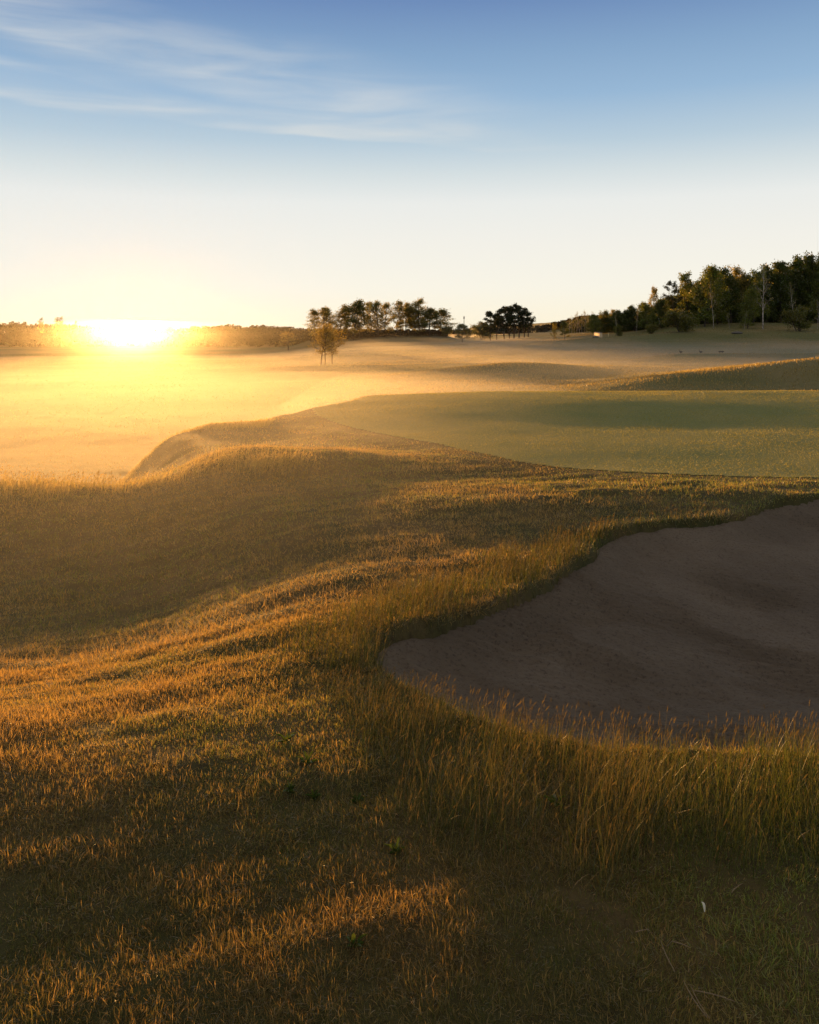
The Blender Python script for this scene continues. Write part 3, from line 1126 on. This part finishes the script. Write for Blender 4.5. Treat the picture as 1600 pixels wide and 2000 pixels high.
PR = {
    'airy': [proto('airy_tree', BARK, LEAF_SPRING, seed=s, H=12, clear=.16, spread=2.8, limbs=20, subs=5, twigs=3, up=(.5, 1.2), lpt=7, lsize=.30, lspread=.32, r0=.15, bend=.05) for s in (1, 2, 3, 4)],
    'dense': [proto('dense_tree', BARK, LEAF_MID, seed=s, H=11, clear=.22, spread=3.3, limbs=20, subs=5, twigs=3, up=(.35, 1.15), lpt=8, lsize=.36, lspread=.38, r0=.2) for s in (11, 12, 13)],
    'edge': [proto('edge_tree', BARK, LEAF_GOLD, seed=s, H=15, clear=.06, spread=3.4, limbs=26, subs=5, twigs=3, up=(.2, 1.1), lpt=7, lsize=.40, lspread=.42, r0=.2) for s in (21, 22, 23)],
    'dark': [proto('dark_tree', BARK, LEAF_DARK, seed=s, H=15, clear=.04, spread=3.6, limbs=26, subs=5, twigs=2, up=(.25, 1.1), lpt=10, lsize=.50, lspread=.5, r0=.22) for s in (31, 32, 33)],
    'pine': [proto('pine_tree', PBARK, NEEDLE, seed=s, H=11, clear=.36, spread=2.5, limbs=17, subs=5, twigs=1, up=(.1, .9), lpt=16, lsize=.34, lspread=.24, r0=.20, bend=.03) for s in (41, 42, 43)],
    'oldpine': [proto('old_pine', PBARK, NEEDLE, seed=s, H=15, clear=.3, spread=3.6, limbs=11, subs=6, twigs=1, up=(-.1, .6), lpt=18, lsize=.34, lspread=.30, r0=.2, bend=.06) for s in (51,)],
    'birch': [proto('birch_tree', WBARK, LEAF_SPRING, seed=s, H=13, clear=.25, spread=2.6, limbs=12, subs=4, twigs=3, up=(.75, 1.25), lpt=1, lsize=.26, lspread=.3, r0=.15, bend=.035) for s in (61, 62, 63)],
    'bush': [proto('round_bush', BARK, LEAF_MID, seed=s, H=4, clear=.15, spread=1.6, limbs=25, subs=5, twigs=2, up=(.3, 1.1), lpt=7, lsize=.26, lspread=.28, r0=.1, stems=5) for s in (71, 72)],
    'small': [proto('small_tree', BARK, LEAF_BRONZE, seed=s, H=6, clear=.36, spread=2.0, limbs=18, subs=6, twigs=3, up=(.15, 1.0), lpt=3, lsize=.19, lspread=.22, r0=.12, bend=.04) for s in (81, 82, 83)],
    'spindly': [proto('spindly_tree', BARK, LEAF_SPRING, seed=s, H=10, clear=.45, spread=1.4, limbs=10, subs=3, twigs=2, up=(.5, 1.2), lpt=2, lsize=.4, lspread=.3, r0=.11, bend=.06) for s in (91, 92)],
}
_cnt = {}


def at(u, d):
    return (u - U0) / F * d


def plant(kind, name, u, d, vtop, label, cat='tree', group=None, width=None, sink=.1, var=None):
    x = at(u, d)
    zb = float(ground(np.array([x]), np.array([float(d)]))[0]) - sink
    i = _cnt.get(kind, 0)
    _cnt[kind] = i + 1
    tm, cm, top, wid = PR[kind][(i if var is None else var) % len(PR[kind])]
    h = (V0 - vtop) / F * d - zb
    s = h / top
    sx = s if width is None else (width / F * d / 2) / wid
    o = empty(name, (x, d, zb), (sx, sx, s), (i * 2.1 + u * .37) % 6.28)
    tag(o, label, cat, group)
    link('trunk', tm, parent=o)
    link('crown', cm, parent=o)
    return o


# three small trees standing in the mist
GT = 'three small trees in the misty fairway'
plant('small', 'small_tree', 627, 117, 640, 'leftmost of the three small golden trees standing in the mist', group=GT, width=52)
plant('small', 'small_tree', 635, 115, 630, 'middle and tallest of the three small golden trees in the mist', group=GT, width=44)
plant('small', 'small_tree', 649, 118, 640, 'rightmost of the three small golden trees standing in the mist', group=GT, width=44)
plant('small', 'small_tree', 563, 232, 644, 'round golden bushy tree alone before the dark wooded hill', width=42)

# grove on the bank
GG = 'trees of the grove on the bank'
grove = [(616, 606, 'airy', 'first thin golden tree at the sunny end of the grove'), (630, 602, 'airy', 'thin golden tree second from the sunny end of the grove'),
         (647, 602, 'airy', 'slender leaning tree beside the golden end of the grove'), (664, 601, 'airy', 'slim tree left of the tall round crown in the grove'),
         (678, 597, 'airy', 'tall airy tree touching the round dark crown in the grove'), (692, 586, 'dense', 'tallest dark round crowned tree in the left half of the grove'),
         (704, 594, 'airy', 'slim tree on the right flank of the round dark crown in the grove'),
         (724, 590, 'airy', 'airy tree just right of the bright gap in the grove'), (738, 590, 'airy', 'airy tree second right of the bright gap in the grove'),
         (752, 593, 'airy', 'thin bare looking tree in the middle of the grove'), (773, 589, 'airy', 'upright dark stemmed tree right of the middle of the grove'),
         (792, 600, 'dense', 'dark lower crown in the right half of the grove'), (806, 592, 'airy', 'pale tall tree behind the dark lower crowns of the grove'),
         (818, 585, 'airy', 'pale airy tree rising highest in the right half of the grove'), (822, 603, 'dense', 'dark leafy tree under the pale airy treetop of the grove'),
         (840, 603, 'dense', 'dense dark tree second from the right end of the grove'), (858, 605, 'dense', 'broad dense dark tree closing the right end of the grove')]
for k, (u, v, kd, lb) in enumerate(grove):
    plant(kd, 'grove_tree', u, 262 + 6 * ((k * 7) % 5) / 5, v - 5, lb, group=GG, width=(40 if kd == 'airy' else 46) if u != 858 else 54)
plant('bush', 'round_bush', 872, 262, 634, 'low dark bush at the foot of the grove right end', 'bush', width=26)

# lone tree and black pines
plant('dense', 'lone_tree', 904, 240, 629, 'lone small dark tree between the grove and the black pines', width=34)
plant('bush', 'broad_bush', 943, 262, 627, 'broad leafy bush tree just left of the black pines', 'bush', width=46)
GP = 'black pines standing together'
for u, v, d, lb in [(958, 606, 245, 'leftmost of the black pines with lower pointed top'), (970, 612, 250, 'second black pine from the left in the pine group'),
                    (985, 601, 246, 'black pine left of the tallest with rounded top'), (995, 596, 250, 'black pine touching the tallest pine on its left'),
                    (1004, 591, 246, 'tallest black pine in the middle of the pine group'), (1014, 596, 249, 'black pine touching the tallest pine on its right'),
                    (1024, 604, 245, 'second black pine from the right in the pine group'), (1032, 618, 249, 'rightmost low wide black pine of the group')]:
    plant('pine', 'black_pine', u, d, v, lb, group=GP, width=36 if u < 1030 else 32)

# right hand wood, from the far low end to the tall near end
plant('dense', 'small_tree', 1103, 196, 624, 'small round green tree standing alone left of the lit birch row', width=20)
plant('airy', 'small_tree', 1082, 200, 627, 'thin small tree left of the small round green tree', width=16)
GL = 'sunlit birches at the low end of the wood'
for k, u in enumerate(range(1112, 1162, 5)):
    plant('birch', 'sunlit_birch', u, 232 + (k * 5) % 9, 620 - (k * 3) % 12 - k, 'slender sunlit trunk in the orange birch row beside the small green tree', group=GL, width=16)
    plant('dark', 'row_tree', u + 2, 246 + (k * 7) % 9, 627 - k * 1.2, 'low dark tree behind the orange sunlit birch row', group='dark trees behind the birch row', width=22)
front = [
    (1165, 612, 205, 'edge', 26, 'small sunlit tree at the low end of the wood above the shed'),
    (1180, 603, 212, 'dense', 28, 'round topped green tree behind the small plank shed'),
    (1194, 602, 218, 'airy', 22, 'airy tree right behind the round topped tree by the shed'),
    (1207, 603, 208, 'dark', 28, 'dark tree right of the shed under the even treetop line'),
    (1224, 604, 206, 'dark', 28, 'dark brownish tree two crowns right of the shed'),
    (1240, 594, 204, 'dark', 30, 'dark tree rising behind the slanted pale trunk'),
    (1256, 587, 208, 'dark', 30, 'dark round crown left of the feathery treetop'),
    (1266, 590, 198, 'edge', 36, 'leafy light green tree hanging low below the feathery treetop'),
    (1279, 556, 214, 'airy', 28, 'feathery pale tree rising above the dark crowns'),
    (1292, 582, 202, 'dark', 34, 'dark broad tree between feathery treetop and leaning pine'),
    (1316, 546, 204, 'oldpine', 40, 'dark ragged pine with side branches standing against the sky'),
    (1345, 527, 205, 'edge', 42, 'thin topped golden tree right of the ragged pine'),
    (1376, 514, 196, 'edge', 58, 'large golden green tree catching the sun'),
    (1402, 518, 200, 'edge', 52, 'tall leafy tree at the right shoulder of the golden tree'),
    (1428, 517, 206, 'dark', 46, 'dark tree with fine open top right of the golden trees'),
    (1450, 514, 210, 'airy', 44, 'fine twigged open treetop over the dark gap in the wood'),
    (1472, 524, 196, 'edge', 50, 'yellow green crown left of the forked white birch'),
    (1460, 560, 188, 'edge', 36, 'lower golden brown tree below the yellow green crown'),
    (1497, 511, 206, 'dark', 50, 'dark high crown above the forked white birch'),
    (1525, 505, 206, 'dark', 50, 'dark high crown right of the forked white birch'),
    (1552, 496, 210, 'dark', 54, 'dark crown at the step where the wood grows taller'),
    (1578, 488, 210, 'dark', 54, 'tall dark tree near the right end of the wood'),
    (1602, 484, 206, 'edge', 50, 'tall leafy tree cut by the right edge of the view'),
]
for u, v, d, kd, w_, lb in front:
    plant(kd, 'wood_tree', u, d, v, lb, group='trees along the front of the right hand wood', width=w_)
GB = 'dark trees deep in the right hand wood'
rb = random.Random(5)
for k in range(96):
    u = 1165 + k * 5.2
    vt = np.interp(u, [1170, 1240, 1290, 1340, 1370, 1450, 1500, 1560, 1600, 1700], [612, 606, 592, 556, 530, 530, 522, 505, 495, 480])
    d = 212 + rb.uniform(0, 22)
    plant('dark', 'deep_wood_tree', u, d, vt + rb.uniform(0, 16), 'dark tree standing deep in the right hand wood', group=GB, width=44)
GW = 'pale birch trunks before the right hand wood'
for u, v, d, w_, var, lb in [(1490, 516, 186, 46, 0, 'forked white birch with bare branches before the dark wood'),
                             (1394, 545, 190, 18, 1, 'pale straight birch trunk before the golden tree'),
                             (1551, 548, 184, 18, 2, 'thin pale birch rising out of the round bush'),
                             (1597, 560, 186, 22, 1, 'pale birch trunk at the right edge of the view'),
                             (1243, 600, 196, 9, 2, 'slanting thin pale trunk before the dark low trees'),
                             (1205, 612, 198, 12, 1, 'short pale trunk between the shed and the slanting trunk'),
                             (1425, 610, 188, 12, 2, 'small pale sapling below the dark gap in the wood'),
                             (1454, 604, 187, 12, 1, 'thin pale stem left of the forked white birch')]:
    plant('birch', 'birch_tree', u, d, v, lb, group=GW, width=w_, var=var)
plant('bush', 'round_bush', 1331, 182, 598, 'large round olive bush in front of the ragged pine', 'bush', width=62)
plant('bush', 'round_bush', 1560, 180, 595, 'round light green bush on the bank below the tall dark trees', 'bush', width=52)
plant('bush', 'round_bush', 1273, 186, 632, 'low bush at the foot of the leafy light green tree', 'bush', width=26)
plant('bush', 'round_bush', 1208, 190, 632, 'low bush right of the plank shed', 'bush', width=18)
# spindly trees above the hill wood on the left
for k, (u, v, lb) in enumerate([(82, 619, 'darkest spindly tree standing above the hill wood left of the sun'), (103, 617, 'second spindly tree above the hill wood left of the sun'),
                                (121, 617, 'third spindly tree above the hill wood nearest the sun'), (141, 625, 'faint low spindly tree closest to the sun glow')]):
    plant('spindly', 'spindly_tree', u, 312, v, lb, group='spindly trees on the hill skyline', width=16)


def far_wood(name, us, vs, d0, d1, n, seed, label, h0=7.0, cw=4.5):
    """a wood so far off that it reads as one mass: trunks and leaf clumps of many crowns"""
    r = np.random.default_rng(seed)
    C, tv, tq = [], [], []
    n0 = 0
    for k in range(n):
        u = r.uniform(us[0], us[-1])
        d = r.uniform(d0, d1)
        x = at(u, d)
        zt = (V0 - np.interp(u, us, vs)) / F * d - r.uniform(0, .35) ** 2 * 8 - abs(r.normal(0, .25)) * (d1 - d) / (d1 - d0)
        zg = float(base_land(np.array([x]), np.array([d]))[0])
        h = max(zt - zg, 3)
        w_ = cw * r.uniform(.6, 1.2)
        a = r.normal(size=(210, 3))
        a /= np.linalg.norm(a, axis=1)[:, None]
        rr = r.uniform(.3, 1, 210)[:, None] ** .4
        C.append(np.array([x, d, zg + h * .5]) + a * rr * np.array([w_ / 2 * 1.15, w_ / 2, h * .5]))
        v, q = tube(np.array([[x, d, zg - .3], [x, d, zg + h * .6]]), [.16, .08], 4)
        tv.append(v)
        tq.append(q + n0)
        n0 += len(v)
    C = np.concatenate(C)
    lv, lq = leaf_quads(C, .85, r)
    N = len(C)
    V = np.concatenate([lv] + tv)
    Q = np.vstack([lq, np.concatenate(tq) + len(lv)])
    dry = np.concatenate([np.repeat(r.uniform(0, 1, N), 4), np.full(n0, .5)])
    o = link(name, mesh_np(name, V, Q, attrs={'dry': dry, 'tint': np.concatenate([np.repeat(r.uniform(0, 1, N), 4), np.full(n0, .2)])}), WOODY)
    tag(o, label, 'wood', None, 'stuff')
    return o


far_wood('hill_wood', [-330, -60, 0, 15, 50, 60, 130, 190, 235, 300, 340, 400, 450, 480, 505, 540, 570, 620, 680],
         [632, 630, 630, 627, 628, 631, 632, 636, 640, 641, 638, 636, 632, 636, 633, 635, 638, 641, 643], 310, 370, 460, 301, 'far wooded hill under the rising sun')
far_wood('distant_wood', [600, 700, 880, 905, 935, 1010, 1048, 1075, 1105, 1150, 1200], [642, 642, 642, 641, 640, 638, 634, 633, 632, 630, 622], 430, 470, 170, 302,
         'distant hazy wood beyond the black pines')

# scrub hedge on the grove bank
r_ = np.random.default_rng(77)
hx = r_.uniform(-37, 11, 9000)
hy = r_.normal(264.5, 1.3, 9000)
hz = base_land(hx, hy) + r_.uniform(0, 1, 9000) ** .8 * (1.5 + .6 * fbm(hx / 3, hx * 0, 9, 2)) * (1 - .5 * sst(4, 11, hx))
lv, lq = leaf_quads(np.column_stack([hx, hy, hz]), .42, r_)
hd = link('scrub_hedge', mesh_np('scrub_hedge', lv, lq, attrs={'dry': np.repeat(r_.uniform(0, 1, 9000), 4), 'tint': np.repeat(r_.uniform(0, 1, 9000), 4)}), WOODY)
tag(hd, 'dark scrubby hedge along the bank at the foot of the grove', 'hedge')


# ------------------------------------------------------------------ small things
def gz(x, y):
    return float(ground(np.array([float(x)]), np.array([float(y)]))[0])


def boxes(lst):
    V, Q = [], []
    for (x0, y0, z0, x1, y1, z1) in lst:
        n = len(V)
        V += [(x0, y0, z0), (x1, y0, z0), (x1, y1, z0), (x0, y1, z0), (x0, y0, z1), (x1, y0, z1), (x1, y1, z1), (x0, y1, z1)]
        Q += [tuple(n + i for i in f) for f in ((3, 2, 1, 0), (4, 5, 6, 7), (0, 1, 5, 4), (1, 2, 6, 5), (2, 3, 7, 6), (3, 0, 4, 7))]
    return V, Q


WOODM = plain('pale_planks', (.62, .47, .30), .7)
ROOFM = plain('hut_roof', (.10, .08, .07), .8)
POSTM = plain('post_paint', (.55, .45, .22), .6)
STONEM = plain('grey_stone', (.11, .10, .09), .9)
hut_d = 186
hx0 = at(1172, hut_d)
hut = tag(empty('plank_shed', (hx0, hut_d, gz(hx0, hut_d) - .1), rz=math.radians(5)), 'tiny plank shed with one sunlit wall at the foot of the wood', 'shed')
v, q = boxes([(-.02, .245 * i, 0, .04, .245 * i + .235, 1.35) for i in range(18)] + [(.05, .0, 0, .55, .06, 1.33), (.05, 4.3, 0, .55, 4.36, 1.33), (.50, .08, 0, .56, 4.28, 1.33)])
link('wall', mesh_np('shed_wall', v, q), WOODM, hut)
v = [(-.10, -.12, 1.34), (.68, -.12, 1.34), (.68, 4.5, 1.34), (-.10, 4.5, 1.34), (.29, -.12, 1.50), (.29, 4.5, 1.50)]
rf = link('roof', mesh_np('shed_roof', v, [(0, 4, 5, 3), (1, 2, 5, 4), (3, 2, 1, 0)], [(0, 1, 4), (2, 3, 5)]), ROOFM, hut)
px = at(1188.5, 184)
v, q = tube(np.array([[0, 0, -.2], [0, 0, .9], [0, 0, 1.0]]), [.07, .07, .03], 8)
mp_o = tag(empty('marker_post', (px, 184, gz(px, 184))), 'short pale marker post right of the tiny plank shed', 'post')
link('shaft', mesh_np('post_shaft', v, q, smooth=True), POSTM, mp_o)
mx_ = at(906.5, 420)
mast = tag(empty('distant_mast', (mx_, 420, gz(mx_, 420))), 'thin distant mast rising above the lone small tree', 'mast')
hm = 6.0 - gz(mx_, 420)
v, q = tube(np.array([[0, 0, -.3], [0, 0, hm * .7], [0, 0, hm]]), [.22, .16, .10], 8)
link('pole', mesh_np('mast_pole', v, q, smooth=True), STONEM, mast)
v, q = tube(np.array([[0, 0, hm - 1.6], [0, 0, hm - 1.5], [0, 0, hm - .3], [0, 0, hm - .2]]), [.02, .3, .3, .02], 8)
link('antenna', mesh_np('mast_antenna', v, q, smooth=True), STONEM, mast)


def stone(name, u, d, w_, h_, label):
    r = np.random.default_rng(int(u))
    x = at(u, d)
    a, b = np.meshgrid(np.linspace(0, 2 * math.pi, 15)[:-1], np.linspace(-1.2, 1.5, 8))
    rr = 1 + .18 * fbm(np.cos(a) * 2 + u, np.sin(a) * 2 + b * 1.7, 5, 2)
    V = np.column_stack([(np.cos(a) * np.cos(b) * rr * w_ / 2).ravel(), (np.sin(a) * np.cos(b) * rr * w_ * .38).ravel(), (np.sin(b) * rr * h_ * .5 + h_ * .3).ravel()])
    i = np.arange(7)[:, None] * 14
    j = np.arange(14)[None, :]
    q = np.stack([i + j, i + (j + 1) % 14, i + 14 + (j + 1) % 14, i + 14 + j], -1).reshape(-1, 4)
    o = link(name, mesh_np(name, V, q, smooth=True), STONEM)
    o.location = (x, d, gz(x, d))
    return tag(o, label, 'stone')


stone('grey_stone', 1164, 184, 1.6, .6, 'low grey stone lying left of the tiny plank shed')
stone('grey_boulder', 1440, 176, 2.4, .6, 'low broad grey boulder at the foot of the wooded bank')

# geese on the ridge
GOOSE = plain('goose_feathers', (.05, .043, .036), .8, .5)


def goose_mesh(head_up):
    hz_ = .62 if head_up else .30
    sp = [(-.34, .30), (-.26, .30), (-.12, .28), (.05, .27), (.18, .29), (.25, .36), (.27, .46 if head_up else .38), (.28, hz_ - .04), (.31, hz_), (.37, hz_ - .01), (.43, hz_ - .03)]
    rr = [.015, .06, .115, .125, .10, .06, .035, .032, .045, .03, .006]
    v, q = tube(np.array([(x, 0, z) for x, z in sp]), rr, 10)
    parts_v, parts_q = [v], [q]
    n = len(v)
    for s in (-1, 1):
        v2, q2 = tube(np.array([(.02, s * .05, .20), (.03, s * .05, .10), (.01, s * .05, .01), (.08, s * .05, .0)]), [.02, .013, .012, .012], 5)
        parts_v.append(v2)
        parts_q.append(q2 + n)
        n += len(v2)
    return mesh_np('goose', np.concatenate(parts_v), np.concatenate(parts_q), smooth=True)


gm = [goose_mesh(True), goose_mesh(False)]
for k, (u, d, rz, up_, lb) in enumerate([(1330, 112, 2.6, 0, 'leftmost dark goose standing on the lit ridge'), (1369, 112, 3.0, 0, 'second dark goose from the left on the lit ridge'),
                                         (1406, 112, .4, 1, 'left goose of the close pair on the lit ridge'), (1411, 112.6, 2.9, 1, 'right goose of the close pair on the lit ridge')]):
    o = link('goose', gm[up_], GOOSE)
    x = at(u, d)
    o.location = (x, d, gz(x, d) + .02)
    o.rotation_euler = (0, 0, rz)
    o.scale = (.72, .8, .85)
    tag(o, lb, 'goose', 'geese on the ridge')

# broad leaved weeds in the foreground
WEED = leaf_material('weed_leaves', (.045, .085, .016), (.075, .10, .026), trans=.35, spec=.08)


def weed_mesh(seed, nl, L):
    r = np.random.default_rng(seed)
    V, Q = [], []
    for k in range(nl):
        a = k * 2.399 + r.uniform(-.3, .3)
        el = r.uniform(.5, 1.4)
        ln = L * r.uniform(.6, 1.1)
        p = np.array([0, 0, 0.])
        d = np.array([math.cos(a) * math.cos(el), math.sin(a) * math.cos(el), math.sin(el)])
        s = np.array([-math.sin(a), math.cos(a), 0])
        n0 = len(V)
        for i, wd in enumerate((.15, .55, 1, .95, .6, .04)):
            fold = np.array([0, 0, .012 * wd])
            for c in (-1, 0, 1):
                V.append(p + s * c * wd * ln * .10 + (fold if c else 0) + r.normal(0, .0015, 3))
            p = p + d * ln / 5
            d = d + np.array([0, 0, -.16])
            d /= np.linalg.norm(d)
        for i in range(5):
            for c in (0, 1):
                Q.append((n0 + i * 3 + c, n0 + i * 3 + c + 1, n0 + i * 3 + c + 4, n0 + i * 3 + c + 3))
    n = len(V)
    return mesh_np('weed', np.array(V), np.array(Q), smooth=True, attrs={'dry': r.uniform(0, .6, n), 'tint': np.full(n, .9)})


def ground_at(u, v):
    """where the line of sight through a photograph position meets the turf"""
    ds = np.geomspace(1.4, 60, 3000)
    zz = ground((u - U0) / F * ds, ds)
    k = int(np.argmax(-zz * F / ds + V0 <= v))
    return (u - U0) / F * ds[k], ds[k], zz[k]


weeds = [weed_mesh(s, n, L) for s, n, L in ((1, 11, .085), (2, 9, .10), (3, 13, .07))]
for k, (u, v, lb) in enumerate([(568, 1548, 'upright bright green weed in dry grass left of the tall rough'), (600, 1492, 'weed with long dark leaves just above the upright bright weed'),
                                (700, 1570, 'bright weed half hidden at the edge of the tall rough grass'), (775, 1668, 'large leaved green weed in the dark hollow below the tall rough'),
                                (560, 1448, 'small weed in the sunlit grass left of the bunker tip'), (612, 1560, 'low weed with sideways leaf beside the upright bright weed'),
                                (690, 1850, 'small yellow green weed low in the shaded lawn'), (1085, 1575, 'dark green weed clump inside the tall rough grass')]):
    x, y, z = ground_at(u, v)
    o = link('broadleaf_weed', weeds[k % 3], WEED)
    o.location = (x, y, z + .005)
    o.rotation_euler = (0, 0, k * 1.3)
    o.scale = (.7, .7, .8)
    o.location.z -= .014
    tag(o, lb, 'weed', 'broad leaved weeds in the foreground grass')

PETAL = plain('pale_petal', (.62, .58, .46), .6, .1)
STRAW = plain('dry_straw', (.26, .185, .11), .7, .3)
x, y, z = ground_at(1376, 1802)
pv, pq = [], []
for i in range(6):
    t = i / 5
    wd = math.sin(math.pi * (.15 + .8 * t)) * .008
    for c in (-1, 0, 1):
        pv.append((c * wd, .035 * t, .03 * math.sin(t * 2.2) + (.004 if c else 0)))
for i in range(5):
    for c in (0, 1):
        pq.append((i * 3 + c, i * 3 + c + 1, i * 3 + c + 4, i * 3 + c + 3))
o = link('fallen_petal', mesh_np('fallen_petal', pv, pq, smooth=True), PETAL)
o.scale = (.7, .7, .7)
o.location = (x, y, z + .035)
o.rotation_euler = (math.radians(25), 0, .5)
tag(o, 'small curled white petal lying on the grass', 'petal')
GS = 'dry straws lying on the lawn'
for u, v, ln, rz, ti_, lb in [(1304, 1890, .09, 1.75, .35, 'pale upright straw in the lawn left of the bare patch'), (1358, 1975, .11, 1.9, .25, 'long straw on the bare soil near the lower frame edge'),
                              (1368, 1978, .10, 1.8, .2, 'second straw beside the long one on the bare soil'), (1395, 1962, .12, -.45, .06, 'long straw slanting over the grass beside the bare soil'),
                              (1330, 1860, .06, -.6, .08, 'short pale straw lying below the white petal'), (1440, 1748, .07, .6, .1, 'short straw at the foot of the tall grass'),
                              (1255, 1832, .05, .15, .08, 'tiny curved straw left of the white petal')]:
    x, y, z = ground_at(u, v)
    t = np.linspace(0, 1, 5)
    ch = np.column_stack([(t - .5) * ln, .05 * ln * np.sin(t * 3), t * ln * math.sin(ti_)])
    vv, qq = tube(ch, [.0010, .0014, .0013, .0011, .0006], 5)
    o = link('dry_straw', mesh_np('dry_straw', vv, qq, smooth=True), STRAW)
    o.location = (x, y, z + .022)
    o.rotation_euler = (0, 0, rz)
    tag(o, lb, 'straw', GS)
